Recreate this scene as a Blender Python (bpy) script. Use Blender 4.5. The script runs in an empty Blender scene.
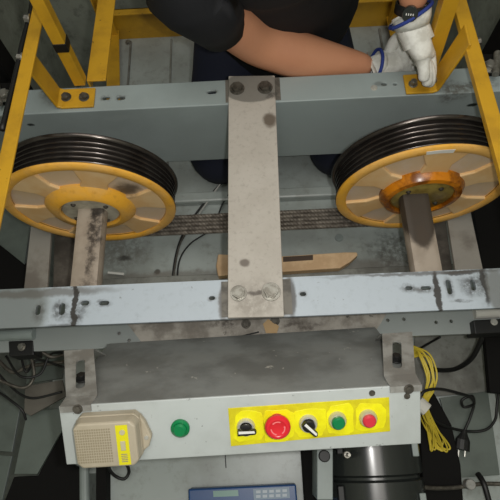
import bpy, bmesh, math, random
from mathutils import Vector, Matrix
random.seed(4)
C = bpy.context.scene.collection
PI = math.pi
V = Vector

# ------------------------------------------------------------------ camera
CAM = V((0, 0, 0.95)); F = 500.0
def basis(p, y, r):
    f = V((-math.sin(y)*math.cos(p), math.cos(y)*math.cos(p), -math.sin(p)))
    rt = V((math.cos(y), math.sin(y), 0)); up = rt.cross(f)
    return (math.cos(r)*rt+math.sin(r)*up), (-math.sin(r)*rt+math.cos(r)*up), f
RT, UP, FW = basis(*[math.radians(a) for a in (68.5, 2.8, -5.1)])
cd = bpy.data.cameras.new('camera'); co = bpy.data.objects.new('camera', cd); C.objects.link(co)
cd.sensor_width = 36; cd.lens = 36.0*F/500; cd.clip_start = .02
M = Matrix((RT, UP, -FW)).transposed().to_4x4(); M.translation = CAM
co.matrix_world = M
bpy.context.scene.camera = co
def ray(x, y): return (x-250)/F*RT + (250-y)/F*UP + FW
def at(x, y, **k):
    """world point seen at (x, y) on the plane z=.., y=.. (wy) or x=.. (wx)"""
    d = ray(x, y)
    if 'z' in k: t = (k['z']-CAM.z)/d.z
    elif 'wy' in k: t = k['wy']/d.y
    else: t = k['wx']/d.x
    return CAM + d*t

# ------------------------------------------------------------------ materials
def lin(c):
    return tuple(((v/255)/12.92 if v/255 <= .04045 else ((v/255+.055)/1.055)**2.4) for v in c)+(1,)
def mat(name, col, rough=.5, metal=0, dirt=None, dscale=6, damt=.5, thresh=.5, stains=(), bump=0, bscale=60, spec=.5,
        fine=None, coat=0, scratch=None):
    m = bpy.data.materials.new(name); m.use_nodes = True
    nt = m.node_tree; N = nt.nodes; L = nt.links
    b = N['Principled BSDF']
    b.inputs['Roughness'].default_value = rough; b.inputs['Metallic'].default_value = metal
    b.inputs['Specular IOR Level'].default_value = spec
    b.inputs['Coat Weight'].default_value = coat
    geo = N.new('ShaderNodeNewGeometry'); pos = geo.outputs['Position']
    rgb = N.new('ShaderNodeRGB'); rgb.outputs[0].default_value = lin(col); cur = rgb.outputs[0]
    def noise(sc, det=6, ro=.6):
        n = N.new('ShaderNodeTexNoise'); n.inputs['Scale'].default_value = sc
        n.inputs['Detail'].default_value = det; n.inputs['Roughness'].default_value = ro
        L.new(pos, n.inputs['Vector']); return n
    def ramp(v, a, bb):
        r = N.new('ShaderNodeMapRange'); r.inputs['From Min'].default_value = a; r.inputs['From Max'].default_value = bb
        r.interpolation_type = 'SMOOTHSTEP'; L.new(v, r.inputs['Value']); return r.outputs[0]
    def mul(a, k):
        q = N.new('ShaderNodeMath'); q.operation = 'MULTIPLY'; L.new(a, q.inputs[0])
        if isinstance(k, (int, float)): q.inputs[1].default_value = k
        else: L.new(k, q.inputs[1])
        return q.outputs[0]
    def mix(fac, a, c):
        x = N.new('ShaderNodeMix'); x.data_type = 'RGBA'; L.new(fac, x.inputs[0]); L.new(a, x.inputs[6])
        x.inputs[7].default_value = lin(c); return x.outputs[2]
    if dirt:
        n = noise(dscale)
        cur = mix(mul(ramp(n.outputs[0], thresh-.12, thresh+.12), damt), cur, dirt)
    if fine:
        n = noise(fine[1], 4, .7); cur = mix(mul(ramp(n.outputs[0], .5, .75), fine[2]), cur, fine[0])
    if scratch:
        n = noise(scratch[1], 3, .8); cur = mix(mul(ramp(n.outputs[0], .66, .72), scratch[2]), cur, scratch[0])
    if stains:
        wn = noise(28, 5, .65)
        s1 = N.new('ShaderNodeVectorMath'); s1.operation = 'SUBTRACT'; s1.inputs[1].default_value = (.5, .5, .5)
        L.new(wn.outputs['Color'], s1.inputs[0])
        brk = ramp(noise(75, 4, .7).outputs[0], .3, .6)
        for st in stains:
            cen, size, c, amt = st[:4]; amp = st[4] if len(st) > 4 else .05; soft = st[5] if len(st) > 5 else .6
            sc = N.new('ShaderNodeVectorMath'); sc.operation = 'SCALE'; sc.inputs['Scale'].default_value = amp
            L.new(s1.outputs[0], sc.inputs[0])
            ad = N.new('ShaderNodeVectorMath'); ad.operation = 'ADD'; L.new(pos, ad.inputs[0]); L.new(sc.outputs[0], ad.inputs[1])
            su = N.new('ShaderNodeVectorMath'); su.operation = 'SUBTRACT'; L.new(ad.outputs[0], su.inputs[0]); su.inputs[1].default_value = cen
            dv = N.new('ShaderNodeVectorMath'); dv.operation = 'DIVIDE'; L.new(su.outputs[0], dv.inputs[0]); dv.inputs[1].default_value = size
            ln = N.new('ShaderNodeVectorMath'); ln.operation = 'LENGTH'; L.new(dv.outputs[0], ln.inputs[0])
            f = mul(ramp(ln.outputs['Value'], 1.0, soft), amt)
            if len(st) > 6: f = mul(f, brk)
            cur = mix(f, cur, c)
    L.new(cur, b.inputs['Base Color'])
    if bump:
        n = noise(bscale, 5, .6); bp = N.new('ShaderNodeBump'); bp.inputs['Strength'].default_value = bump
        bp.inputs['Distance'].default_value = .002
        L.new(n.outputs[0], bp.inputs['Height']); L.new(bp.outputs[0], b.inputs['Normal'])
    return m

GREY = (150, 160, 158)
def stp(x, y, z, sx, sy, c, a, amp=.03, soft=.5, *r):   # a stain under the point seen at pixel (x, y), on level z
    p = at(x, y, z=z); return (tuple(p), (sx, sy, .05), c, a, amp, soft) + tuple(r)
DK = (48, 44, 40); DU = (112, 106, 98)
m_front = mat('front_beam_paint', (178, 188, 197), .42, dirt=(152, 162, 166), dscale=5, damt=.35, thresh=.58, fine=((150, 158, 164), 55, .35), scratch=((90, 86, 80), 48, .5), stains=[
    ((0, .26, -.2), (1.2, .2, .12), (150, 156, 154), 1, .01, .9),
    stp(256, 300, 0, .085, .07, (118, 112, 104), .9, .02, .6), stp(291, 296, 0, .012, .06, (70, 66, 62), .8, .015, .5),
    stp(223, 303, 0, .012, .05, (84, 76, 68), .75, .015, .5),
    stp(10, 310, 0, .09, .09, (120, 126, 124), .85, .03, .7), stp(40, 293, 0, .2, .012, (96, 92, 86), .7, .02, .4),
    stp(73, 306, 0, .009, .07, DK, .95, .05, .6), stp(75, 315, 0, .03, .03, DK, .8, .05, .2, 1), stp(60, 309, 0, .02, .028, DK, .75, .03, .3, 1), stp(38, 312, 0, .018, .03, (78, 76, 74), .7, .03, .3, 1),
    stp(85, 304, 0, .018, .012, DK, .8, .02, .3, 1), stp(104, 303, 0, .022, .01, DK, .75, .02, .3, 1), stp(62, 327, 0, .05, .008, DK, .7, .01, .3),
    stp(212, 298, 0, .012, .008, (90, 88, 86), .7, .02, .3), stp(303, 294, 0, .012, .008, (90, 88, 86), .7, .02, .3),
    stp(409, 288, 0, .022, .012, DK, .75, .03, .3, 1), stp(425, 289, 0, .03, .014, (70, 66, 62), .75, .03, .3, 1), stp(438, 293, 0, .007, .06, DK, .95, .02, .6), stp(462, 272, 0, .05, .006, DK, .8, .02, .5), stp(462, 301, 0, .03, .004, DK, .6, .01, .5, 1), stp(484, 285, 0, .007, .05, DK, .9, .03, .5),
    stp(449, 287, 0, .013, .03, DK, .7, .02, .3, 1), stp(472, 285, 0, .035, .03, DK, .75, .04, .3, 1), stp(486, 282, 0, .006, .05, DK, .75, .02, .4),
    stp(497, 290, 0, .025, .06, (120, 122, 120), .8, .02, .6),
    stp(420, 273, 0, .25, .006, (70, 64, 58), .7, .02, .3),
    stp(260, 333, -.2, .18, .06, (128, 120, 108), .85, .05, .6), stp(330, 335, -.2, .1, .05, (84, 78, 70), .6, .07, .2, 1),
    stp(225, 335, -.2, .07, .04, (84, 78, 70), .6, .07, .2, 1)])
for s in ():
    pass
m_back = mat('back_beam_paint', (154, 165, 165), .36, dirt=(136, 145, 144), dscale=5, damt=.45, thresh=.55, fine=((150, 162, 162), 40, .25), stains=[
    stp(120, 98, 0, .015, .012, DK, .7, .03, .3, 1), stp(105, 98, 0, .015, .012, DK, .7, .03, .3, 1), stp(212, 92, 0, .018, .009, (70, 72, 72), .7, .02, .3),
    stp(50, 95, 0, .035, .03, (110, 104, 92), .6, .05, .3, 1), stp(380, 84, 0, .02, .01, (80, 82, 80), .5, .02, .3),
    stp(455, 90, 0, .05, .03, (90, 84, 76), .8, .06, .3, 1), stp(480, 84, 0, .06, .02, (70, 64, 58), .8, .06, .3, 1), stp(278, 92, 0, .006, .03, (70, 66, 62), .7, .01, .4),
    (tuple(at(118, 118, wy=.737)), (.05, .05, .012), (160, 170, 168), .35, .03, .3), (tuple(at(31, 125, wy=.737)), (.012, .05, .008), (30, 30, 30), .9, .02, .5),
    (tuple(at(472, 105, wy=.737)), (.016, .05, .007), (22, 30, 24), .95, .015, .6)])
m_grey = mat('painted_steel', GREY, .45, dirt=(118, 124, 120), dscale=7, damt=.5, thresh=.52)
m_deck = mat('roof_paint', (170, 178, 175), .34, dirt=(138, 142, 137), dscale=4.5, damt=.6, thresh=.5, fine=((122, 122, 114), 30, .5),
             stains=[(tuple(at(120, 250, z=-.45)), (.12, .1, .05), (104, 98, 90), .6, .1, .3, 1), (tuple(at(125, 258, z=-.45)), (.03, .014, .05), (52, 46, 42), .8, .03, .3),
                     (tuple(at(157, 272, z=-.45)), (.012, .012, .05), (42, 38, 34), .8, .02, .4), (tuple(at(390, 250, z=-.45)), (.09, .08, .05), (66, 62, 56), .7, .12, .3, 1),
                     (tuple(at(150, 278, z=-.45)), (.5, .03, .05), (110, 102, 92), .6, .05, .3), (tuple(at(360, 268, z=-.45)), (.25, .04, .05), (106, 98, 90), .6, .05, .3)])
m_shadegrey = mat('dusty_grey_sheet', (136, 138, 132), .5, dirt=(92, 90, 84), dscale=9, damt=.7, thresh=.5, fine=((80, 76, 70), 45, .5))
m_plate = mat('dusty_plate', (184, 178, 169), .55, dirt=(168, 161, 151), dscale=8, damt=.5, thresh=.5, fine=((120, 112, 102), 90, .35), bump=.15, stains=[
    ((0, .775, .01), (.07, .045, .03), (112, 110, 104), .85, .008, .9), (tuple(at(270, 120, z=.01)), (.022, .024, .03), (92, 80, 68), .9, .02, .5),
    (tuple(at(245, 263, z=.01)), (.013, .011, .03), (96, 86, 78), .85, .008, .5), (tuple(at(256, 300, z=.01)), (.07, .055, .03), (134, 126, 116), .6, .05, .3, 1),
    (tuple(at(272, 96, z=.01)), (.02, .015, .03), DK, .7, .03, .3, 1), (tuple(at(256, 293, z=.01)), (.03, .006, .03), (56, 46, 38), .75, .02, .3)])
m_shim = mat('dirty_shim', (112, 108, 100), .6, dirt=DK, dscale=30, damt=.6)
m_bolt = mat('zinc_bolt', (150, 148, 140), .35, .6, dirt=(96, 90, 80), dscale=60, damt=.6)
m_boltd = mat('dull_bolt', (104, 100, 92), .5, .5, dirt=(50, 46, 40), dscale=70, damt=.6)
m_brac = mat('galvanised_bracket', (158, 158, 154), .4, .15, dirt=(98, 94, 88), dscale=24, damt=.6, thresh=.5, bump=.1)
m_box = mat('control_box_paint', (182, 188, 187), .4, dirt=(150, 154, 150), dscale=8, damt=.35, scratch=((70, 68, 64), 55, .6))
m_boxtop = mat('control_box_top_paint', (138, 140, 137), .42, dirt=(92, 92, 88), dscale=9, damt=.6, thresh=.5, scratch=((200, 196, 186), 34, .7))
m_yel = mat('yellow_rail_paint', (206, 158, 40), .4, dirt=(166, 124, 38), dscale=14, damt=.5, thresh=.55, scratch=((70, 52, 24), 45, .7))
m_label = mat('yellow_switch_plate', (222, 212, 24), .45, dirt=(184, 168, 22), dscale=34, damt=.5, thresh=.5, bump=.5, bscale=45)
m_black = mat('black_rubber', (22, 22, 22), .5); m_gloss = mat('black_gloss', (40, 43, 42), .22, spec=.8)
m_pit = mat('black_paint_and_gap_shade', (14, 13, 12), .8, spec=.2)  # for real black parts, and for the shade of the gaps round the roof
m_green = mat('green_button', (12, 122, 70), .3); m_red = mat('red_button', (216, 40, 50), .3)
m_red2 = mat('red_flat_button', (208, 52, 66), .4); m_white = mat('white_mark', (225, 225, 220), .5)
m_chrome = mat('chrome', (206, 204, 196), .22, .45)
m_int = mat('intercom_plastic', (176, 166, 146), .5, dirt=(150, 140, 118), dscale=12, damt=.5)
m_intlab = mat('intercom_label', (222, 214, 30), .4); m_intkey = mat('intercom_key', (190, 184, 150), .4)
m_rim = mat('sheave_steel', (98, 92, 88), .24, .85, dirt=(60, 54, 50), dscale=16, damt=.6)
m_sy = mat('sheave_yellow', (244, 180, 58), .45, dirt=(226, 178, 104), dscale=9, damt=.75, thresh=.5, fine=((200, 140, 50), 60, .5))
_L = tuple(at(127, 187, wy=.545)); _R = tuple(at(408, 162, wy=.545))
m_sc = mat('sheave_cream', (238, 204, 154), .55, dirt=(222, 172, 104), dscale=10, damt=.6, thresh=.5,
           stains=[(_L, (.035, .05, .04), (62, 44, 24), .85, .04, .3), (_R, (.04, .05, .03), (140, 96, 46), .8, .04, .3)])
m_sm = mat('sheave_dusty_pocket', (218, 196, 172), .6, dirt=(214, 184, 140), dscale=14, damt=.6, stains=[(_L, (.04, .05, .04), (62, 44, 24), .85, .04, .3)])
m_hubg = mat('hub_grey', (190, 184, 166), .5, dirt=(110, 100, 84), dscale=25, damt=.5)
m_hubr = mat('hub_greasy', (150, 130, 66), .3, dirt=(96, 76, 26), dscale=30, damt=.7)
m_grease = mat('greasy_orange_ring', (206, 126, 20), .25, dirt=(104, 52, 12), dscale=26, damt=.85, thresh=.5)
def shaftmat(nm, *ps):
    return mat(nm, (168, 156, 142), .5, .1, dirt=(140, 128, 114), dscale=18, damt=.5, stains=list(ps))
m_shL = shaftmat('shaft_left', (tuple(at(93, 225, z=-.06)), (.024, .08, .06), (54, 47, 42), .95, .06, .4, 1), (tuple(at(90, 258, z=-.06)), (.014, .05, .06), (66, 57, 50), .85, .05, .4, 1), (tuple(at(84, 282, z=-.06)), (.03, .02, .06), (80, 70, 62), .7, .05, .4, 1), (tuple(at(96, 208, z=-.06)), (.02, .02, .06), (40, 34, 30), .85, .03, .5))
m_shR = shaftmat('shaft_right', (tuple(at(418, 205, z=-.06)), (.045, .11, .07), (56, 48, 40), .95, .02, .8), (tuple(at(424, 235, z=-.06)), (.018, .04, .06), (70, 60, 50), .9, .03, .5))
m_rope = mat('rope_steel', (132, 124, 114), .5, .4, dirt=(70, 62, 54), dscale=60, damt=.7)
m_wood = mat('raw_wood', (218, 186, 146), .6, dirt=(186, 150, 110), dscale=20, damt=.6); m_woodd = mat('dark_wood_stripe', (70, 54, 40), .6)
m_conc = mat('shaft_concrete', (158, 162, 148), .8, dirt=(122, 124, 112), dscale=4, damt=.7, thresh=.5, fine=((64, 64, 56), 14, .5), bump=.4, bscale=25)
m_blue = mat('blue_plastic', (34, 74, 128), .35); m_lcd = mat('lcd', (110, 150, 140), .3); m_keyp = mat('keypad', (120, 140, 160), .4)
m_ycab = mat('yellow_cable', (206, 184, 60), .4); m_wcab = mat('white_cable', (170, 170, 165), .4)
m_skin = mat('skin', (206, 146, 112), .5, dirt=(192, 130, 98), dscale=9, damt=.4)
m_shirt = mat('navy_shirt', (11, 13, 19), .8, bump=.3, bscale=30); m_pants = mat('navy_trousers', (20, 25, 44), .85, bump=.3, bscale=40)
m_shoe = mat('black_shoe', (20, 22, 28), .6); m_hair = mat('black_hair', (18, 15, 14), .6)
m_glove = mat('white_glove', (232, 232, 226), .85, dirt=(182, 180, 170), dscale=30, damt=.6, bump=.7, bscale=50)
m_cuff = mat('blue_cuff', (42, 62, 140), .8); m_foam = mat('white_foam', (200, 198, 190), .6)
m_paper = mat('paper_scrap', (196, 164, 120), .7); m_brown = mat('brown_sheet', (98, 94, 86), .6, dirt=(70, 66, 58), dscale=12, damt=.6)
m_green2 = mat('green_grey_paint', (98, 107, 101), .42, dirt=(72, 78, 73), dscale=8, damt=.5)
m_lip = mat('lips', (150, 84, 74), .5); m_eye = mat('eye_white', (220, 220, 215), .3)

# ------------------------------------------------------------------ mesh helpers
def frame(d, hint=V((0, 0, 1))):
    d = d.normalized()
    if abs(d.dot(hint)) > .97: hint = V((0, 1, 0))
    a = d.cross(hint).normalized(); return a, d.cross(a).normalized(), d
def box(bm, a, b):
    vs = [bm.verts.new((x, y, z)) for x in (a[0], b[0]) for y in (a[1], b[1]) for z in (a[2], b[2])]
    for f in ((0, 1, 3, 2), (4, 6, 7, 5), (0, 4, 5, 1), (2, 3, 7, 6), (0, 2, 6, 4), (1, 5, 7, 3)): bm.faces.new([vs[i] for i in f])
    return vs
def prism(bm, pts, ext):
    """closed polygon pts pushed along ext"""
    n = len(pts); a = [bm.verts.new(p) for p in pts]; b = [bm.verts.new(V(p)+V(ext)) for p in pts]
    bm.faces.new(a); bm.faces.new(b[::-1])
    for i in range(n): bm.faces.new((a[i], b[i], b[(i+1) % n], a[(i+1) % n]))
def tube(bm, pts, r, n=10, cap=True, lob=0, tw=0, flat=1.0, hint=V((0, 0, 1))):
    pts = [V(p) for p in pts]; rings = []; s = 0; up = None
    for i, p in enumerate(pts):
        d = (pts[min(i+1, len(pts)-1)]-pts[max(i-1, 0)])
        if d.length < 1e-9: d = V((1, 0, 0))
        d.normalize()
        if up is None: a, b, _ = frame(d, hint)
        else:
            a = (up - d*up.dot(d)).normalized(); b = d.cross(a)
        up = a
        if i: s += (p-pts[i-1]).length
        rr = r[i] if isinstance(r, (list, tuple)) else r
        ring = []
        for k in range(n):
            t = 2*PI*k/n; q = rr
            if lob: q = rr*(1-.14*(k % 2))
            t += tw*s
            ring.append(bm.verts.new(p + a*math.cos(t)*q + b*math.sin(t)*q*flat))
        rings.append(ring)
    for u, v in zip(rings, rings[1:]):
        for k in range(n): bm.faces.new((u[k], u[(k+1) % n], v[(k+1) % n], v[k]))
    if cap: bm.faces.new(rings[0][::-1]); bm.faces.new(rings[-1])
    return rings
def spline(pts, k=8):
    P = [V(p) for p in pts]; P = [P[0]*2-P[1]]+P+[P[-1]*2-P[-2]]; out = []
    for i in range(1, len(P)-2):
        for j in range(k):
            t = j/k; a, b, c, d = P[i-1], P[i], P[i+1], P[i+2]
            out.append(.5*((2*b)+(c-a)*t+(2*a-5*b+4*c-d)*t*t+(3*b-a-3*c+d)*t**3))
    out.append(P[-2]); return out
def lathe(bm, prof, n=48, o=V((0, 0, 0)), ax=V((0, 1, 0)), close=False):
    """profile [(r, h)] swept round ax"""
    a, b, d = frame(V(ax)); R = []
    for r, h in prof:
        if r < 1e-6: R.append([bm.verts.new(V(o)+d*h)])
        else: R.append([bm.verts.new(V(o)+d*h+a*r*math.cos(2*PI*k/n)+b*r*math.sin(2*PI*k/n)) for k in range(n)])
    pr = list(zip(R, R[1:]))+([(R[-1], R[0])] if close else [])
    for u, v in pr:
        for k in range(n):
            k2 = (k+1) % n
            if len(u) == 1 and len(v) == 1: continue
            if len(u) == 1: bm.faces.new((u[0], v[k2], v[k]))
            elif len(v) == 1: bm.faces.new((u[k], u[k2], v[0]))
            else: bm.faces.new((u[k], u[k2], v[k2], v[k]))
def disc(bm, c, r, h, ax, n=28, bev=.15):
    """solid puck from c up ax by h with a softened edge"""
    e = min(r, h)*bev
    lathe(bm, [(0, 0), (r, 0), (r, h-e), (r-e, h), (0, h)], n, c, ax)
def tag(o, label=None, cat=None, group=None, kind=None):
    if label: o['label'] = label
    if cat: o['category'] = cat
    if group: o['group'] = group
    if kind: o['kind'] = kind
    return o
def obj(name, bm, m, parent=None, bevel=0, smooth=False, cut=None, seg=2):
    """link as one mesh; geometry is given in world coordinates, the parent is never rotated"""
    bmesh.ops.recalc_face_normals(bm, faces=bm.faces)
    off = V((0, 0, 0)); me = bpy.data.meshes.new(name)
    p = parent
    while p: off += p.location; p = p.parent
    if parent is None:
        off = V((0, 0, 0))
        lo = [min(v.co[i] for v in bm.verts) for i in range(3)]; hi = [max(v.co[i] for v in bm.verts) for i in range(3)]
        base = V(((lo[0]+hi[0])/2, (lo[1]+hi[1])/2, lo[2]))
        bmesh.ops.translate(bm, vec=-base, verts=bm.verts)
    else: bmesh.ops.translate(bm, vec=-off, verts=bm.verts)
    bm.to_mesh(me); bm.free(); me.materials.append(m)
    o = bpy.data.objects.new(name, me); C.objects.link(o)
    if parent: o.parent = parent
    else: o.location = base
    if cut is not None:
        sh = -(o.location if not parent else off)
        bmesh.ops.recalc_face_normals(cut, faces=cut.faces); bmesh.ops.translate(cut, vec=sh, verts=cut.verts)
        cm = bpy.data.meshes.new('c'); cut.to_mesh(cm); cut.free(); c = bpy.data.objects.new('c', cm); C.objects.link(c)
        # cutter expressed in the object's own space
        c.location = (o.location if not parent else off)
        md = o.modifiers.new('b', 'BOOLEAN'); md.operation = 'DIFFERENCE'; md.object = c; md.solver = 'EXACT'
        bpy.context.view_layer.update()
        dg = bpy.context.evaluated_depsgraph_get(); nm = bpy.data.meshes.new_from_object(o.evaluated_get(dg))
        o.modifiers.clear(); o.data = nm; bpy.data.objects.remove(c)
    if bevel:
        md = o.modifiers.new('bevel', 'BEVEL'); md.width = bevel; md.segments = seg; md.limit_method = 'ANGLE'; md.angle_limit = .6
    if smooth:
        for f in o.data.polygons: f.use_smooth = True
    return o
def autosm(o, ang=40):
    for f in o.data.polygons: f.use_smooth = True
    b = bmesh.new(); b.from_mesh(o.data)
    for e in b.edges:
        if len(e.link_faces) == 2 and e.calc_face_angle(0) > math.radians(ang): e.smooth = False
    b.to_mesh(o.data); b.free(); return o
def empty(name, loc, label=None, cat=None, group=None):
    o = bpy.data.objects.new(name, None); C.objects.link(o); o.location = loc; o.empty_display_size = .05
    return tag(o, label, cat, group)
def B(): return bmesh.new()
def skin(name, vs, es, rad, m, parent, sub=2, root=0):
    off = V((0, 0, 0)); p = parent
    while p: off += p.location; p = p.parent
    me = bpy.data.meshes.new(name); me.from_pydata([tuple(V(v)-off) for v in vs], es, [])
    o = bpy.data.objects.new(name, me); C.objects.link(o); o.parent = parent
    md = o.modifiers.new('s', 'SKIN'); md.use_smooth_shade = True
    sv = me.skin_vertices[0].data
    for i, r in enumerate(rad):
        sv[i].radius = (r, r) if isinstance(r, (int, float)) else r
        sv[i].use_root = (i == root)
    s = o.modifiers.new('u', 'SUBSURF'); s.levels = sub; s.render_levels = sub
    bpy.context.view_layer.update()
    dg = bpy.context.evaluated_depsgraph_get(); nm = bpy.data.meshes.new_from_object(o.evaluated_get(dg))
    o.modifiers.clear(); o.data = nm; nm.materials.clear(); nm.materials.append(m)
    for f in nm.polygons: f.use_smooth = True
    return o
def hexbolt(c, ax, r, h, m, parent, washer=True, name='bolt'):
    b = B(); ax = V(ax).normalized()
    if washer: disc(b, V(c), r*1.3, h*.22, ax, 24)
    a, bb, d = frame(ax); ph = random.random()
    pts = [V(c)+d*h*.2+(a*math.cos(ph+k*PI/3)+bb*math.sin(ph+k*PI/3))*r for k in range(6)]
    prism(b, pts, d*h*.7); disc(b, V(c)+d*h*.85, r*.72, h*.15, ax, 20)
    return obj(name, b, m, parent)

# ------------------------------------------------------------------ setting
def struct(name, bm, m, **k): return tag(obj(name, bm, m, **k), kind='structure')
def slab(pix, z, th): # polygon sheet whose top outline is at level z
    b = B(); prism(b, [at(x, y, z=z) for x, y in pix], (0, 0, -th)); return b
ZD = -.45
b = B(); box(b, (-.50, .70, ZD-.04), (.535, 1.41, ZD)); box(b, (-.585, -.05, ZD-.04), (.61, .70, ZD)); box(b, (-.44, -.62, ZD-.04), (.61, -.05, ZD))
struct('floor', b, m_deck)
b = B(); box(b, (-1.15, -1.2, -3), (-.95, 2.1, 2.2)); struct('wall_left', b, m_conc)
b = B(); box(b, (.95, -1.2, -3), (1.15, 2.1, 2.2)); struct('wall_right', b, m_conc)
b = B(); box(b, (-.95, 1.9, -3), (.95, 2.1, 2.2)); struct('wall_back', b, m_conc)
b = B(); box(b, (-.95, -1.2, -3), (.95, -1.0, 2.2)); struct('wall_front', b, m_conc)
# welded seams and folded ribs of the car roof
y0 = at(250, 199, z=-.42).y
b = B(); box(b, (-.585, y0, ZD), (.61, y0+.035, -.42)); struct('trim_1', b, m_deck, bevel=.006)
for i, px in enumerate((130, 171, 384)):
    x0 = at(px, 60, z=ZD).x; b = B(); box(b, (x0-.003, .83, ZD), (x0+.003, 1.38, ZD+.008)); struct('trim_%d' % (i+2), b, m_shadegrey)
y1 = at(250, 272, z=-.43).y
b = B(); box(b, (-.585, y1-.05, ZD), (.61, y1, -.43)); struct('trim_5', b, m_shadegrey, bevel=.004)

# ------------------------------------------------------------------ channel beams
def slot(b, x, y, z, w, h, hz=.03):
    n = 10; pts = []
    r = min(w, h)/2; L = max(w, h)/2-r
    for k in range(2*n):
        t = 2*PI*k/(2*n); cx = math.cos(t)*r; cy = math.sin(t)*r
        if w >= h: cx += L*(1 if math.cos(t) > 0 else -1)
        else: cy += L*(1 if math.sin(t) > 0 else -1)
        pts.append((x+cx, y+cy, z-hz))
    prism(b, pts, (0, 0, 2*hz))
def channel(y_web, y_lip, zb, X, m, th=.008, zlip=None):
    b = B(); s = 1 if y_lip > y_web else -1; zl = y_lip if zlip is None else zlip
    prof = [(y_web, 0), (y_lip, 0), (y_lip, -th), (y_web+s*th, -th), (y_web+s*th, zb+th), (zl, zb+th), (zl, zb), (y_web, zb)]
    prism(b, [(-X, p[0], p[1]) for p in prof], (2*X, 0, 0)); return b
fb = empty('channel_beam', (0, .27, -.2), 'pale grey steel channel beam in front of the pulleys, carrying the control box brackets', 'steel beam')
c = B()
for px, py, w, h in ((62, 309, .012, .024), (38, 310, .01, .02), (85, 303, .016, .01), (104, 303, .02, .009), (212, 298, .012, .008), (303, 294, .012, .008),
                     (409, 288, .014, .008), (426, 288, .02, .008), (449, 287, .01, .03), (473, 285, .01, .022)):
    p = at(px, py, z=0); slot(c, p.x, p.y, 0, w, h)
for px, py in ((120, 334), (387, 321), (403, 320), (435, 323), (450, 322), (130, 341)):
    p = at(px, py, z=-.2); slot(c, p.x, p.y, -.196, .008, .008, .02)
obj('channel_body', channel(.312, .232, -.2, .72, m_front, zlip=.222), m_front, fb, cut=c, bevel=.003)
p = at(50, 309, z=0)
bb_ = empty('channel_beam', (0, .77, -.235), 'blue-grey steel channel beam behind the pulleys, under the resting forearm', 'steel beam')
c = B()
for px, py, w, h in ((121, 98, .018, .008), (106, 98, .016, .008), (212, 92, .02, .008), (384, 84, .012, .008), (395, 84, .008, .006)):
    p = at(px, py, z=0); slot(c, p.x, p.y, 0, w, h)
obj('channel_body', channel(.737, .808, -.235, .72, m_back), m_back, bb_, cut=c, bevel=.006, seg=3)
p = at(374, 88, z=0); hexbolt(p, (0, 0, 1), .006, .005, m_chrome, bb_)
# dusty gusset sheet lying on the lower flange
g = slab([(126, 322), (146, 348), (372, 337), (386, 315), (380, 300), (130, 312)], -.188, .004)
m_gus = mat('dusty_gusset', (178, 172, 162), .6, dirt=(96, 88, 78), dscale=16, damt=.7, thresh=.5, fine=((150, 142, 130), 50, .4), scratch=((52, 46, 40), 38, .8), stains=[stp(222, 325, -.19, .04, .012, (60, 50, 42), .8, .08, .2, 1), stp(300, 326, -.19, .07, .015, (70, 60, 50), .8, .08, .2, 1), stp(355, 330, -.19, .04, .03, (190, 186, 178), .6, .1, .2, 1)])
obj('gusset_plate', g, m_gus, fb)
for px, py in ((246, 324), (275, 321)):
    p = at(px, py, z=-.188); hexbolt(p, (0, 0, 1), .0085, .008, m_boltd, fb)

# tie plate bolted across both beams
tp = empty('tie_plate', (0, .52, 0), 'dusty beige-grey flat plate bolted across both beams between the pulleys', 'plate')
b = B(); L = [(-.0535, .81), (.0545, .805), (.0425, .230), (-.0655, .232)]
prism(b, [(x, y, .0105) for x, y in L], (0, 0, -.0095)); obj('plate_body', b, m_plate, tp, bevel=.0015)
for Y0, Y1, xl, xr in ((.742, .806, -.062, .066), (.236, .308, -.078, .06)):
    b = B(); box(b, (xl, Y0, .0002), (xr, Y1, .0012)); obj('shim_plate', b, m_shim, tp)
for px, py, mm, r in ((237, 88, m_boltd, .0135), (265, 87, m_boltd, .0135), (238.5, 293, m_bolt, .0125), (271, 291.5, m_bolt, .0145)):
    p = at(px, py, z=.013); p.z = .0105; hexbolt(p, (0, 0, 1), r, .011, mm, tp)

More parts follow.
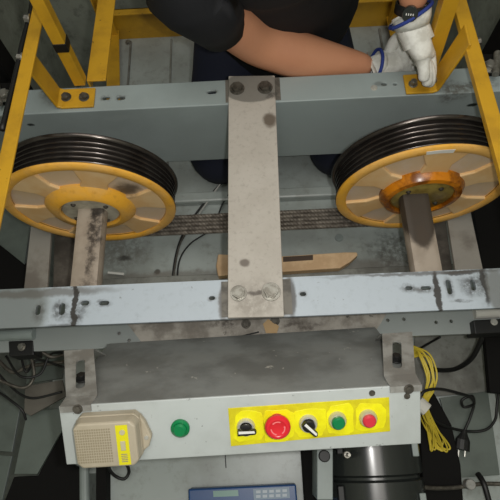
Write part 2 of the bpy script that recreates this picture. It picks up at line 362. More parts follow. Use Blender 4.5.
# ------------------------------------------------------------------ pulleys
YF = .53; TH = .072; RO = .196
def ring(b, r0, r1, y0, y1, c, n=72):   # flat annular solid
    lathe(b, [(r0, y0), (r1, y0), (r1, y1), (r0, y1)], n, c, (0, 1, 0), close=True)
def sheave(cx, cz, rot, label, hubm, ringm, shm, sx0, sx1, sticker=False, hr=1.0):
    t = empty('rope_pulley', (cx, YF+TH/2, cz), label, 'pulley'); c = V((cx, YF, cz))
    prof = [(.1715, .006), (RO, .006), (RO, .007)]; ng = 5; p = (TH-.014)/ng
    for k in range(ng):
        ys = .007+k*p
        prof += [(RO-.003, ys+.0015)]
        for j in range(7):
            a = PI*j/6; prof.append((RO-.004-.0075*math.sin(a), ys+p/2-.0046*math.cos(a)))
        prof += [(RO-.003, ys+p-.0015)]
    prof += [(RO, TH-.007), (RO+.003, TH-.004), (RO+.003, TH), (.1715, TH)]
    b = B(); lathe(b, prof, 96, c, (0, 1, 0), close=True); o = obj('grooved_rim', b, m_rim, t); autosm(o, 50)
    b = B(); lathe(b, [(.171, .014), (.172, .001), (.176, -.002), (RO-.006, -.002), (RO-.001, .001), (RO-.001, .006), (.173, .006), (.173, .014)], 96, c, (0, 1, 0), close=True)
    o = obj('yellow_face_ring', b, m_sy, t); autosm(o)
    b = B(); ring(b, .05, .1715, .009, .030, c); obj('pulley_web', b, m_sm, t)
    # wide cast spokes standing proud of the web
    for k in range(6):
        a = rot+k*PI/3; b = B(); pts = []
        for r, w in ((.085, .030), (.120, .028), (.1712, .050)): pts.append((r, w))
        P = [(r, w) for r, w in pts]+[(r, -w) for r, w in pts[::-1]]
        W = [c+V((r*math.cos(a)-w*math.sin(a), .002, r*math.sin(a)+w*math.cos(a))) for r, w in P]
        prism(b, W, (0, .015, 0)); obj('spoke', b, m_sc, t, bevel=.003)
    b = B(); lathe(b, [(.066/hr, .02), (.066/hr, -.012), (.070/hr, -.015), (.086, -.013), (.102*hr, .002), (.102*hr, .03), (.066/hr, .03)], 64, c, (0, 1, 0), close=False)
    o = obj('hub_ring', b, ringm, t); autosm(o)
    b = B(); lathe(b, [(0, -.010), (.062/hr, -.010), (.0665/hr, -.006), (.0665/hr, .03), (0, .03)], 48, c, (0, 1, 0)); o = obj('hub_cover', b, hubm, t); autosm(o)
    for k in range(4):
        a = rot+.4+k*PI/2
        hexbolt(c+V((.050*math.cos(a), -.010, .050*math.sin(a))), (0, -1, 0), .0045, .004, m_boltd, t, name='cover_screw')
    b = B(); n = 24; zc = cz+.0; h = .036     # milled shaft: round with flat top
    prs = []
    for k in range(n):
        a = 2*PI*k/n; prs.append(V((math.cos(a)*(sx1-sx0)/2, 0, max(-.032, min(.020, math.sin(a)*.036)))))
    xm = (sx0+sx1)/2
    prism(b, [V((xm, YF-.004, zc))+q for q in prs], (0, .313-(YF-.004), 0)); o = obj('shaft', b, shm, t); autosm(o, 30)
    if sticker:
        b = B(); A = []
        a0, a1 = math.radians(86), math.radians(103)
        q = [(r, a) for a in (a0, (a0+a1)/2, a1) for r in ((RO-.024, a), (RO-.006, a))]
        s = [(RO-.020, a0), (RO-.008, a0), (RO-.008, (a0+a1)/2), (RO-.008, a1), (RO-.019, a1), (RO-.019, (a0+a1)/2)]
        prism(b, [c+V((r*math.cos(a), -.0022, r*math.sin(a))) for r, a in s], (0, -.0006, 0)); obj('sticker', b, m_white, t)
    return t
CZ = -.089; XL, XR = -.387, .380
sheave(XL, CZ, .15, 'yellow multi-groove pulley on the left with a pale grey dusty hub', m_hubg, m_sy, m_shL, -.415, -.349)
sheave(XR, CZ, .5, 'yellow multi-groove pulley on the right with a greasy orange hub ring and white sticker', m_hubr, m_grease, m_shR, .327, .393, True, .93)

# ropes under the pulleys
names = ['frontmost', 'second from the front', 'middle one', 'second from the back', 'rearmost']
for k in range(5):
    yy = YF+.007+(k+.5)*(TH-.014)/5; R = RO-.0045; path = []
    path += [V((XL-R, yy, 1.9)), V((XL-R, yy, .8)), V((XL-R, yy, CZ+.05))]
    for j in range(13): a = PI+PI/2*j/12; path.append(V((XL+R*math.cos(a), yy, CZ+R*math.sin(a))))
    n = 260; path += [V((XL+(XR-XL)*j/n, yy, CZ-R)) for j in range(1, n)]
    for j in range(13): a = -PI/2+PI/2*j/12; path.append(V((XR+R*math.cos(a), yy, CZ+R*math.sin(a))))
    path += [V((XR+R, yy, CZ+.05)), V((XR+R, yy, .8)), V((XR+R, yy, 1.9))]
    b = B(); tube(b, path, .0060, 12, lob=1, tw=110)
    tag(obj('wire_rope', b, m_rope), 'greasy steel wire rope under both pulleys, %s of the five' % names[k], 'rope', 'hoist ropes under the pulleys')

# ------------------------------------------------------------------ yellow guard rails
def angle(b, pts, w, h, th, side=1, up=V((0, 0, 1))):
    """L-section bar along a straight line: horizontal leg of width w, vertical leg of height h"""
    a, c = V(pts[0]), V(pts[1]); d = (c-a).normalized(); s = d.cross(up).normalized()*side; u = s.cross(d).normalized()*side
    prof = [V((0, 0)), V((w, 0)), V((w, -th)), V((th, -th)), V((th, -h)), V((0, -h))]
    prism(b, [a+s*(p.x-w/2)+u*p.y for p in prof], c-a)
def strip(b, pts, wv, nrm, th, ws=None):
    """bent flat strip: centre line pts, half-width vector wv, thickness th along per-point normals nrm"""
    lo = []; hi = []
    wv0 = wv
    for i_, (p, n) in enumerate(zip(pts, nrm)):
        wv = wv0*(ws[i_] if ws else 1); n = V(n); lo.append([bm_v(b, V(p)-wv), bm_v(b, V(p)+wv)]); hi.append([bm_v(b, V(p)-wv+n*th), bm_v(b, V(p)+wv+n*th)])
    for i in range(len(pts)-1):
        b.faces.new((lo[i][0], lo[i][1], lo[i+1][1], lo[i+1][0])); b.faces.new((hi[i][0], hi[i+1][0], hi[i+1][1], hi[i][1]))
        b.faces.new((lo[i][0], lo[i+1][0], hi[i+1][0], hi[i][0])); b.faces.new((lo[i][1], hi[i][1], hi[i+1][1], lo[i+1][1]))
    for e in (0, -1): b.faces.new((lo[e][0], hi[e][0], hi[e][1], lo[e][1]))
def bm_v(b, p): return b.verts.new(p)
def bracket(t, x_in, x_out, yc, lean, ztop, hw=.026):
    b = B(); s = 1 if x_out > x_in else -1
    pts = [V((x_in, yc, .001)), V((x_out-s*.012, yc, .001)), V((x_out, yc, .008)), V((x_out+s*lean, yc, ztop))]
    strip(b, pts, V((0, hw, 0)), [(0, 0, 1), (-s*.2, 0, 1), (-s*.8, 0, .6), (-s, 0, .0)], .006)
    return obj('foot_bracket', b, m_yel, t, bevel=.002)

# left guard rail
gl = empty('guard_rail', (-.42, .77, 0), 'yellow angle-iron guard rail on the left, post wrapped with black tape', 'guard rail')
bracket(gl, -.368, -.455, .772, .012, .125, .027)
b = B(); P0 = at(36, 20, wx=-.455); P1 = at(8, 150, wx=-.455); d = P1-P0; angle(b, [P1+d*1.2, P0-d*.8], .028, .014, .005, 1); obj('rail', b, m_yel, gl, bevel=.0015)
b = B(); P0 = at(80, 86, wy=.80); P1 = at(36, 0, wy=.80); dd = (P1-P0)
A, Bq, D = frame(dd, V((0, 1, 0)))
def post(p0, p1, w, d, th, hint=V((0, 1, 0)), s=1):
    b = B(); dr = (V(p1)-V(p0)).normalized(); x = dr.cross(hint).normalized()*s; y = hint-dr*hint.dot(dr); y.normalize()
    prof = [(-w/2, 0), (w/2, 0), (w/2, th), (-w/2+th, th), (-w/2+th, d), (-w/2, d)]
    prism(b, [V(p0)+x*u+y*v for u, v in prof], V(p1)-V(p0)); return b
P1e = P0+dd*4.2
obj('post', post(P0, P1e, .026, .026, .005), m_yel, gl, bevel=.0015)
q0 = P0+dd*.44; q1 = P0+dd*.54
b = B(); x = dd.normalized().cross(V((0, 1, 0))).normalized()
pr = [q0-x*.0145-V((0, .0015, 0)), q0+x*.0145-V((0, .0015, 0)), q0+x*.0145+V((0, .028, 0)), q0-x*.0145+V((0, .028, 0))]
prism(b, pr, q1-q0); tag(obj('tape_wrap', b, m_black, gl, bevel=.002), 'black tape wrapped round the yellow post')
p = at(93, 84, z=.004)
b = B(); angle(b, [V((-.366, .815, .012)), V((-.366, 1.5, -.03))], .046, .03, .005, 1); obj('brace', b, m_yel, gl, bevel=.0015)
for px, py in ((66, 97), (84, 97)):
    q = at(px, py, z=.008); q.z = .0068; hexbolt(q, (0, 0, 1), .0095, .009, m_boltd, gl)
for px, py in ((28, 19), (21, 58)):
    q = at(px, py, wx=-.474); hexbolt(q+V((.004, 0, 0)), (-1, 0, .2), .008, .012, m_bolt, gl)
pa = [at(33, -5, wx=-.48), at(30, 15, wx=-.478), at(22, 45, wx=-.478), at(19, 60, wx=-.478), at(12, 90, wx=-.478), at(2, 130, wx=-.478)]
b = B(); tube(b, spline(pa), .0055, 8); obj('cable', b, m_black, gl, smooth=True)  # black tube laid along the rail's left side as its cast shadow
# right guard rail
gr = empty('guard_rail', (.42, .77, 0), 'yellow angle-iron guard rail on the right beside the gloved hands', 'guard rail')
bracket(gr, .352, .425, .765, .022, .15, .027)
b = B(); P0 = at(474, 50, wx=.455); P1 = at(501, 145, wx=.455); d = P1-P0
angle(b, [P0-d*1.6, P0+d*3.2], .030, .014, .005, -1); obj('rail', b, m_yel, gr, bevel=.0015)
b = B(); Q0 = at(432, 66, wy=.80); Q0.z = .002; Q1 = at(452, 0, wy=.80)
obj('post', post(Q0, Q0+(Q1-Q0)*3.2, .032, .03, .005, s=-1), m_yel, gr, bevel=.0015)
for px, py in ((413, 84), (434, 82)):
    q = at(px, py, z=.008); q.z = .0068; hexbolt(q, (0, 0, 1), .008, .013, m_bolt, gr)
q = at(476, 42, wx=.47); hexbolt(q, (1, 0, .3), .008, .01, m_boltd, gr)
# toe boards at the back edge of the roof
tb = empty('toe_board', (0, 1.40, ZD), 'yellow toe board along the back edge of the roof, behind the kneeling person', 'toe board')
b = B(); box(b, (-.5, 1.397, ZD), (.53, 1.402, ZD+.13)); box(b, (-.5, 1.375, ZD+.125), (.53, 1.402, ZD+.13)); obj('board', b, m_yel, tb, bevel=.001)
for n_, (a, c_) in enumerate((((-.445, 1.0), (-.485, 1.39)), ((.52, 1.0), (.505, 1.39)))):
    t = empty('toe_angle', (a[0], a[1], ZD), ['yellow angle bar standing on the roof edge left of the person', 'yellow angle bar on the roof edge behind the gloved hands'][n_], 'toe board', 'toe angles on the roof sides')
    b = B(); angle(b, [V((a[0], .86, ZD+.05)), V((c_[0], c_[1], ZD+.05))], .045, .049, .005, 1 if n_ == 0 else -1); obj('angle_bar', b, m_yel, t, bevel=.001)
    b = B(); box(b, (c_[0]-.02, 1.37, ZD+.05), (c_[0]+.02, 1.376, ZD+.9)); box(b, (c_[0]-.02, 1.345, ZD+.05), (c_[0]-.015, 1.37, ZD+.9)); obj('upright', b, m_yel, t, bevel=.001)
    q = V((a[0]+.02*(1 if n_ == 0 else -1), 1.33, ZD+.05)); hexbolt(q, (0, 0, 1), .008, .008, m_bolt, t)

# ------------------------------------------------------------------ control box
ZB = .15; T = math.radians(31)
TL = at(58.5, 406.5, z=ZB); TR = at(420.5, 384.5, z=ZB); U = (TR-TL).normalized(); W = (TR-TL).length
Fh = V((0, 0, 1)).cross(U).normalized()
Vd = -Fh*math.cos(T)-V((0, 0, 1))*math.sin(T); Nn = -Fh*math.sin(T)+V((0, 0, 1))*math.cos(T)
def pl(x, y, n=0):   # where the sight line through (x, y) meets the panel (raised by n)
    d = ray(x, y); o = TL+Nn*n; return CAM+d*((o-CAM).dot(Nn)/d.dot(Nn))
Hh = (pl(240, 454.5)-TL).dot(Vd); Dp = .28
cb = empty('control_box', TL+U*W/2-Nn*Dp, 'long grey control box with a row of buttons on a yellow plate', 'control box')
def loc(u, v, n): return TL+U*u+Vd*v+Nn*n
def lbox(b, u0, u1, v0, v1, n0, n1):
    P = [loc(u, v, n) for u, v in ((u0, v0), (u1, v0), (u1, v1), (u0, v1)) for n in (n0,)]
    prism(b, P, Nn*(n1-n0))
b = B(); lbox(b, 0, W, 0, Hh, -.003, 0); tag(obj('front_panel', b, m_box, cb, bevel=.0014), 'pale grey front panel')
b = B(); lbox(b, .0005, W-.0005, .0002, Hh-.0003, -Dp, -.0031); obj('housing', b, m_boxtop, cb, bevel=.001)
# yellow plate with slight raised fields
p0 = pl(228, 408); p1 = pl(389, 397); p2 = pl(390, 431); p3 = pl(231, 446)
b = B(); prism(b, [q for q in (p0, p1, p2, p3)], Nn*.0012); sp = obj('switch_plate', b, m_label, cb, bevel=.0005); sp['label'] = 'yellow plate behind the switches'
m_lab2 = mat('bright_yellow_film', (240, 234, 20), .4, dirt=(214, 200, 20), dscale=40, damt=.4, bump=.6, bscale=60)
def film(x0, y0, x1, y1, ph):
    b = B(); pts = []
    for k in range(36):
        t = 2*PI*k/36; c_, s_ = math.cos(t), math.sin(t); q = 1+.05*math.sin(3*t+ph)+.035*math.sin(7*t+2*ph)
        sx = math.copysign(abs(c_)**.5, c_)*q; sy = math.copysign(abs(s_)**.5, s_)*q
        pts.append(pl((x0+x1)/2+(x1-x0)/2*sx, (y0+y1)/2-(.06*((x1-x0)/2*sx))+(y1-y0)/2*sy)+Nn*.0011)
    prism(b, pts, Nn*.0007); return obj('yellow_film', b, m_lab2, sp, bevel=.0003)
film(234, 411, 264, 441, .4); film(263, 409, 294, 441, 2.1)
film(294, 408, 326, 436, 3.3); film(327, 404, 354, 434, 5.2); film(355, 403, 385, 430, 1.2)
def base(px, py, r, h, parent, m=m_chrome, name='bezel'):
    b = B(); lathe(b, [(0, 0), (r, 0), (r, h*.6), (r*.86, h), (0, h)], 36, pl(px, py), Nn); return autosm(obj(name, b, m, parent), 30)
# green button on bare panel
def push(px, py, r, h, m, label, collar=m_chrome):
    c = pl(px, py); bz = None
    b = B(); disc(b, c+Nn*.0018, r*.86, h+.003, Nn, 36, .25)
    o = obj('push_button', b, m, cb, smooth=False); autosm(o, 30); o['label'] = label
    b = B(); lathe(b, [(r*.88, .0008), (r*1.18, .0008), (r*1.18, h*.55), (r*1.0, h*.85), (r*.88, h*.85)], 36, c, Nn, close=True)
    q = obj('bezel', b, collar, o); autosm(q, 30); return o
m_bez = mat('bezel', (205, 200, 172), .3, .4)
push(180.5, 427.5, .0125, .008, m_green, 'green button left of the yellow plate', m_green)
push(337, 419, .0118, .013, m_green, 'green button on the yellow plate', m_bez); push(367.5, 417, .0118, .013, m_red2, 'flat red button at the right end', m_bez)
# emergency stop
c = pl(277, 420)
b = B(); lathe(b, [(0, .001), (.012, .001), (.012, .012), (.0165, .014), (.0195, .019), (.0195, .023), (.017, .026), (.0135, .0265), (.012, .0255), (0, .0255)], 48, c, Nn)
es = obj('emergency_stop', b, m_red, cb); autosm(es, 35); es['label'] = 'round red emergency stop button'
b = B(); a_, b_, d_ = frame(Nn, V((0, 1, 0)))
for s0 in (0.1, 2.2, 4.3):
    n = 10; ri, ro = .0095, .0112
    in_ = [c+Nn*.0257+(a_*math.cos(s0+k*.12)+b_*math.sin(s0+k*.12))*ri for k in range(n)]
    ou = [c+Nn*.0257+(a_*math.cos(s0+k*.12)+b_*math.sin(s0+k*.12))*ro for k in range(n)]
    for k in range(n-1): prism(b, [in_[k], in_[k+1], ou[k+1], ou[k]], Nn*.0002)
    prism(b, [in_[-1]*1.5-ou[-1]*.5, ou[-1]*1.5-in_[-1]*.5, c+Nn*.0257+(a_*math.cos(s0+n*.12+.1)+b_*math.sin(s0+n*.12+.1))*(ri+ro)/2], Nn*.0002)
obj('arrow_marks', b, mat('faded_arrow', (236, 130, 130), .4), es)
# selector switches
def selector(px, py, ang, label):
    c = pl(px, py)
    b = B(); lathe(b, [(0, .001), (.0145, .001), (.0145, .005), (.0125, .009), (.0108, .009), (.0108, .006), (0, .006)], 36, c, Nn)
    o = obj('selector_switch', b, m_chrome, cb); autosm(o, 30); o['label'] = label
    b = B(); disc(b, c+Nn*.006, .0095, .009, Nn, 28); k_ = obj('knob', b, m_black, o)
    d = (U*math.cos(ang)+Vd*math.sin(ang)); e = Nn.cross(d); b = B()
    P = [c+Nn*.0145+d*.0145+e*.0034, c+Nn*.0145+d*.0165, c+Nn*.0145+d*.0145-e*.0034, c+Nn*.0145-d*.0125-e*.0045, c+Nn*.0145-d*.0125+e*.0045]
    prism(b, P, Nn*.008); obj('lever', b, m_black, k_, bevel=.001)
    b = B(); P = [c+Nn*.0226+d*.013+e*.0032, c+Nn*.0226+d*.014-e*.0004, c+Nn*.0226-d*.011-e*.0004, c+Nn*.0226-d*.011+e*.0038]
    prism(b, P, Nn*.0003); obj('white_line', b, m_white, k_)
selector(246, 426, .0, 'selector switch at the left end of the yellow plate'); selector(308, 422.5, .8, 'selector switch right of the red stop button')
for px, py in ((372, 393), (407, 396)): base(px, py, .0048, .002, cb, m_boltd, 'rivet')
# slotted brackets that carry the box
for (xt0, xt1, yt, xb0, xb1, yb, sx, s0, s1) in ((65, 93, 351, 67, 97, 397, 80.5, 362, 386), (383, 411, 334, 385, 414, 376, 397, 343, 366)):
    A0 = at(xt0, yt, z=.045); A1 = at(xt1, yt, z=.045); B0 = at(xb0, yb, z=.125); B1 = at(xb1, yb, z=.125)
    B1 = B0+(A1-A0)*((B1-B0).length/(A1-A0).length)
    n = (A1-A0).cross(B0-A0).normalized(); n = n if n.z > 0 else -n
    b = B(); th = .003
    eU = (A1-A0).normalized(); wv = U*.026
    ca = (A0+A1)/2; cbm = (B0+B1)/2
    e_ = TL+U*((cbm-TL).dot(U)); foot0 = e_+Nn*.001+Vd*.001; foot1 = e_+Nn*.001-Fh*.0+Vd*.006
    low = V((ca.x, ca.y+.006, -.168)); low2 = low+V((0, .045, -.022)); 
    pts = [V((ca.x, .262, -.206)), V((ca.x, ca.y+.014, -.206)), V((ca.x, ca.y+.008, -.198)), V((ca.x, ca.y+.004, .035)), ca, cbm, cbm+(e_-cbm)*.55+V((0, 0, -.002)), e_+Nn*.0012+Fh*.001, e_+Nn*.0012+Vd*.009]
    nr = [(0, 0, 1), (0, 0, 1), (0, -.7, .7), (0, -.9, .3), n, n, n, Nn, Nn]
    strip(b, pts, wv, nr, th, [1, 1, 1, 1, 1.04, .97, .96, .93, .93])
    cut = B(); c0 = at(sx, s0, z=.07); c1 = at(sx, s1, z=.11)
    dirn = (c1-c0).normalized(); sd = dirn.cross(n).normalized(); r = .0075; P = []
    for k in range(9): a = PI*k/8; P.append(c0+sd*r*math.cos(a)-dirn*r*math.sin(a))
    for k in range(9): a = PI*k/8; P.append(c1-sd*r*math.cos(a)+dirn*r*math.sin(a))
    prism(cut, [q-n*.02 for q in P], n*.04)
    mb = obj('mounting_bracket', b, m_brac, cb, cut=cut)
    cc = (c0*.55+c1*.45); hexbolt(cc-n*.014, n, .0085, .01, m_black, mb)
    hexbolt(e_+Nn*.0045+Vd*.004+U*.004, Nn, .006, .005, m_boltd, mb)

# intercom on the panel
C4 = [pl(80, 408), pl(142, 405), pl(144, 456), pl(82, 461)]
cen = (C4[0]+C4[1]+C4[2]+C4[3])/4; iw = .098; ih = .076; idp = .036
ic = empty('intercom', cen, 'beige speaker intercom with a yellow label, fixed on the left end of the grey box', 'intercom')
cen = cen+U*.0005
def iB(b, w0, w1, h0, h1, n0, n1, ch=.008, tp_=1):
    def o8(s, n): 
        a0, a1, c0, c1 = w0*s, w1*s, h0*s, h1*s
        return [cen+U*x+Vd*y+Nn*n for x, y in ((a0+ch, c0), (a1-ch, c0), (a1, c0+ch), (a1, c1-ch), (a1-ch, c1), (a0+ch, c1), (a0, c1-ch), (a0, c0+ch))]
    A = [b.verts.new(p) for p in o8(1, n0)]; D_ = [b.verts.new(p) for p in o8(tp_, n1)]
    b.faces.new(A[::-1]); b.faces.new(D_)
    for i in range(8): b.faces.new((A[i], A[(i+1) % 8], D_[(i+1) % 8], D_[i]))
b = B(); iB(b, -iw/2, iw/2, -ih/2, ih/2, .0005, idp*.45); obj('back_shell', b, m_int, ic, bevel=.002)
b = B(); iB(b, -iw/2, iw/2, -ih/2, ih/2, idp*.45, idp, tp_=.95); sh = obj('front_shell', b, m_int, ic, bevel=.003)
b = B(); P = []   # speaker grille: rows of small pits drawn as raised dots
for i in range(15):
    for j in range(13):
        u = -.044+i*.0036; v = -.027+j*.0043; q = cen+U*u+Vd*v+Nn*(idp)
        prism(b, [q, q+U*.0022, q+U*.0022+Vd*.0026, q+Vd*.0026], Nn*.0007)
m_gr = mat('grille', (146, 136, 114), .6); tag(obj('speaker_grille', b, m_gr, ic))
b = B(); prism(b, [cen+U*u+Vd*v+Nn*idp for u, v in ((.017, -.031), (.035, -.031), (.035, .033), (.017, .033))], Nn*.0007); lb = obj('yellow_label', b, m_intlab, ic)
b = B(); disc(b, cen+U*.027-Vd*.02+Nn*(idp+.0006), .0042, .002, Nn, 20); obj('call_button', b, m_intkey, lb)
b = B(); prism(b, [cen+U*u+Vd*v+Nn*(idp+.0006) for u, v in ((.0225, -.006), (.030, -.006), (.030, .009), (.0225, .009))], Nn*.002); obj('call_key', b, m_intkey, lb, bevel=.0008)
b = B()
for i in range(5): prism(b, [cen+U*u+Vd*(.015+i*.003)+Nn*(idp+.0006)+Vd*w for u, w in ((.0215, 0), (.031, 0), (.031, .0014), (.0215, .0014))], Nn*.0003)
obj('label_lines', b, m_gr, lb)
b = B(); q = cen+U*(iw/2-.001)-Vd*.002
prism(b, [q-Vd*.032+Nn*.001, q-Vd*.018+U*.008+Nn*.001, q+U*.016+Vd*.006+Nn*.001, q+U*.010+Vd*.022+Nn*.001, q+Vd*.03+Nn*.001], Nn*.012); obj('side_lug', b, m_int, ic, bevel=.003)
b = B(); disc(b, q+U*.008+Vd*.006+Nn*.012, .0035, .003, Nn, 12); obj('lug_screw', b, m_chrome, ic)

# ------------------------------------------------------------------ lower things on the car roof
# flat bars running back to front under the pulleys
def bar(pix, z, th, m, label, name='flat_bar', grp=None):
    t = obj(name, slab(pix, z, th), m, bevel=.002); return tag(t, label, 'bar', grp)
m_fb = mat('dusty_flat_bar', (146, 142, 134), .55, dirt=(96, 88, 80), dscale=11, damt=.7, thresh=.52)
bar([(33, 205), (53, 203), (45, 320), (20, 322)], -.25, .012, m_fb, 'dusty flat steel bar below the left pulley')
m_gbar = mat('greasy_bar', (104, 98, 90), .5, dirt=(60, 54, 48), dscale=20, damt=.7)
bar([(55, 205), (74, 203), (73, 320), (52, 321)], -.33, .012, m_gbar, 'grey flat bar set lower, between the left dusty bar and the left shaft')
bar([(443, 190), (465, 185), (492, 310), (462, 312)], -.25, .012, m_fb, 'dusty flat steel bar below the right pulley')
bar([(424, 195), (442, 190), (458, 312), (438, 312)], -.33, .012, m_gbar, 'grey flat bar set lower beside the right shaft')
# wooden stick
wd = empty('wooden_stick', at(290, 264, z=ZD), 'split raw wooden stick lying on the roof behind the tie plate', 'stick')
def wpoly(px): return [at(x, y, z=-.40) for x, y in px]
b = B(); prism(b, wpoly([(218, 254), (283, 256), (345, 252), (357, 252), (358, 255), (350, 262), (340, 268), (218, 276), (216, 266)]), (0, 0, -.03)); obj('stick_body', b, m_wood, wd, bevel=.003)
b = B(); prism(b, [p+V((0, 0, .0008)) for p in wpoly([(283, 257), (313, 255), (313, 260), (283, 262)])], (0, 0, -.002)); obj('dark_stripe', b, m_woodd, wd)
# blue controller box
def bxpix(pix, z, h): return slab(pix, z, h)
bl = empty('weighing_controller', at(242, 498, z=ZD), 'blue box with a green display and a keypad on the roof under the grey box', 'electronic box')
pts = [(188, 489), (296, 484), (300, 530), (190, 536)]
b = bxpix(pts, -.40, .05); obj('case', b, m_blue, bl, bevel=.004)
b = slab([(213, 491), (238, 490), (238.5, 496), (213.5, 497)], -.3985, .002); obj('display', b, m_lcd, bl)
b = slab([(253, 489), (289, 487), (290, 498), (254, 500)], -.3985, .002); kp = obj('keypad', b, m_keyp, bl)
b = B()
for i in range(5):
    for j in range(2):
        x = 256+i*6.6; y = 490.5-i*.3+j*4.6; prism(b, [at(u, v, z=-.3984) for u, v in ((x, y), (x+4.5, y-.2), (x+4.6, y+2.6), (x+.1, y+2.8))], (0, 0, .001))
obj('key_row', b, mat('keys', (176, 186, 196), .4), kp)
# black motor below the box
mt = empty('door_motor', at(368, 480, z=ZD), 'glossy black round motor under the right end of the grey box', 'motor')
c0 = at(364, 395, z=-.37); c1 = V((c0.x+.0, c0.y-.42, -.37)); R0 = .115
b = B(); lathe(b, [(0, 0), (R0, 0), (R0, .075), (R0*.93, .08), (R0*.93, .085), (R0, .09), (R0, .18), (R0*.93, .185), (R0*.93, .19), (R0, .195), (R0, .42), (0, .42)], 48, c0, (0, -1, 0))
o = obj('motor_drum', b, m_gloss, mt); autosm(o, 30)
for k, (dx, dy) in enumerate(((-.085, .10), (.085, .11), (-.09, .2), (.088, .22))):
    z_ = c0.z+math.sqrt(R0**2-dx**2); b = B(); box(b, (c0.x+dx-.007, c0.y-dy-.035, z_-.012), (c0.x+dx+.007, c0.y-dy, z_+.012)); ob = obj('terminal_lug', b, m_grey if k % 2 else m_black, mt, bevel=.002)
b = B(); box(b, (c0.x-.165, c0.y-.40, ZD), (c0.x+.13, c0.y-.02, ZD+.03)); obj('motor_base', b, m_pit, mt, bevel=.004)
b = slab([(317, 447), (333, 446), (333, 500), (317, 500)], -.28, .13); o = obj('side_plate', b, m_grey, mt, bevel=.002)
b = B(); q = at(324, 456, z=-.28); disc(b, q, .013, .012, (0, 0, 1), 20); obj('knob', b, m_black, mt)
b = B(); q = at(349, 455, z=-.22); disc(b, q-V((0, 0, .03)), .004, .034, (0, 0, 1), 12); disc(b, q-V((0, 0, .046)), .008, .02, (0, 0, 1), 12); obj('terminal_screw', b, m_bolt, mt)
# black slab added for the darkness of the gap right of the motor
b = slab([(418, 392), (434, 392), (452, 425), (461, 465), (464, 505), (424, 505)], -.40, .049); tag(obj('gap_dark_slab', b, m_pit, bevel=.004), 'black slab added for the dark gap between the motor and the pale green sheet', 'dark gap')
# sheets, plus black slabs added for the unlit gaps beside the roof
def sheet(pix, z, m, label, th=.008, name='steel_sheet', cat='sheet'):
    return tag(obj(name, slab(pix, z, th), m, bevel=.001), label, cat)
sheet([(415, 330), (480, 325), (487, 392), (415, 398)], -.44, m_shadegrey, 'dusty grey steel sheet on the roof behind the yellow cable')
sheet([(440, 398), (488, 391), (500, 475), (455, 478), (449, 430)], -.435, m_green2, 'pale green steel sheet under the black cord and plug')
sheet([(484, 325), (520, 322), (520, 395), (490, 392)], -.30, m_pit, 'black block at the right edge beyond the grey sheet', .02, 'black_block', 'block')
sheet([(27, 412), (60, 408), (62, 430), (37, 474), (14, 474)], -.40, m_green2, 'green-grey folded sheet on the left below the box', .01)
sheet([(25, 386), (62, 380), (66, 396), (30, 416), (24, 412)], -.36, m_brown, 'brown dirty sheet on the left beside the slotted bracket')
sheet([(-20, 372), (20, 408), (12, 452), (-20, 450)], -.47, m_green2, 'green-grey sheet at the left edge behind a dark joint')
sheet([(-20, 454), (12, 456), (2, 500), (-20, 500)], -.47, m_green2, 'green-grey sheet at the lower left corner')
sheet([(-25, 200), (34, 208), (24, 264), (-25, 225)], -.42, m_green2, 'green-grey sheet at the left edge below the left pulley')
sheet([(28, 352), (64, 350), (62, 378), (26, 384)], -.43, m_green2, 'pale sheet behind the cables left of the slotted bracket')
sheet([(-30, 222), (38, 272), (34, 320), (-30, 320)], -.435, m_pit, 'black slab added for the dark gap beside the roof at the left end of the front beam', .02, 'gap_shade_slab', 'strip')  # added slab, its black is the shade in the gap to the wall
sheet([(468, 178), (540, 130), (540, 330), (494, 330)], -.435, m_pit, 'black slab added for the dark gap beside the roof below the right pulley', .02, 'gap_shade_slab', 'strip')  # same on the right: gap shade given as a black slab
sheet([(62, 425), (66, 462), (80, 470), (80, 505), (3, 505), (14, 477), (38, 476)], -.412, m_pit, 'black slab added for the dark hollow at the lower left below the intercom', .03, 'hollow_shade_slab', 'dark gap')  # added slab that keeps the lit pit dark in this corner
# guide rails and shoes
def guide(s, px, lab1, lab2):
    X0 = .70*s
    b = B(); box(b, (X0, 1.02, -2.5), (X0+.01*s, 1.09, 2)); box(b, (X0+.01*s, 1.05, -2.5), (X0+.07*s, 1.06, 2)); tag(obj('guide_rail', b, m_pit, bevel=.001), lab1, 'rail')
guide(-1, 0, 'dark guide rail on the left side of the shaft', '')
guide(1, 0, 'dark guide rail on the right side of the shaft', '')
for s, lab in ((1, 'black guide shoe with a silver bolt at the right end of the rear beam'), (-1, 'black guide shoe with a silver bolt at the left end of the rear beam')):
    if s > 0: q = at(490, 66, z=.02); q = V((q.x+.0, q.y, 0))
    else: q = at(4, 95, z=.02)
    t = empty('guide_shoe', (q.x, q.y, 0.0), lab, 'guide shoe')
    b = B(); box(b, (q.x-.035 if s > 0 else q.x-.06, q.y-.015, .0005), (q.x+.06 if s > 0 else q.x+.02, q.y+.04, .016)); obj('shoe_body', b, m_pit, t, bevel=.003)
    b = B(); tube(b, [(q.x+.004*s, q.y-.03, .026), (q.x+.02*s, q.y+.03, .028)], .008, 12); obj('stud', b, m_bolt, t)
    hexbolt(V((q.x-.0, q.y+.0, .016)), (0, 0, 1), .013, .014, m_bolt, t)
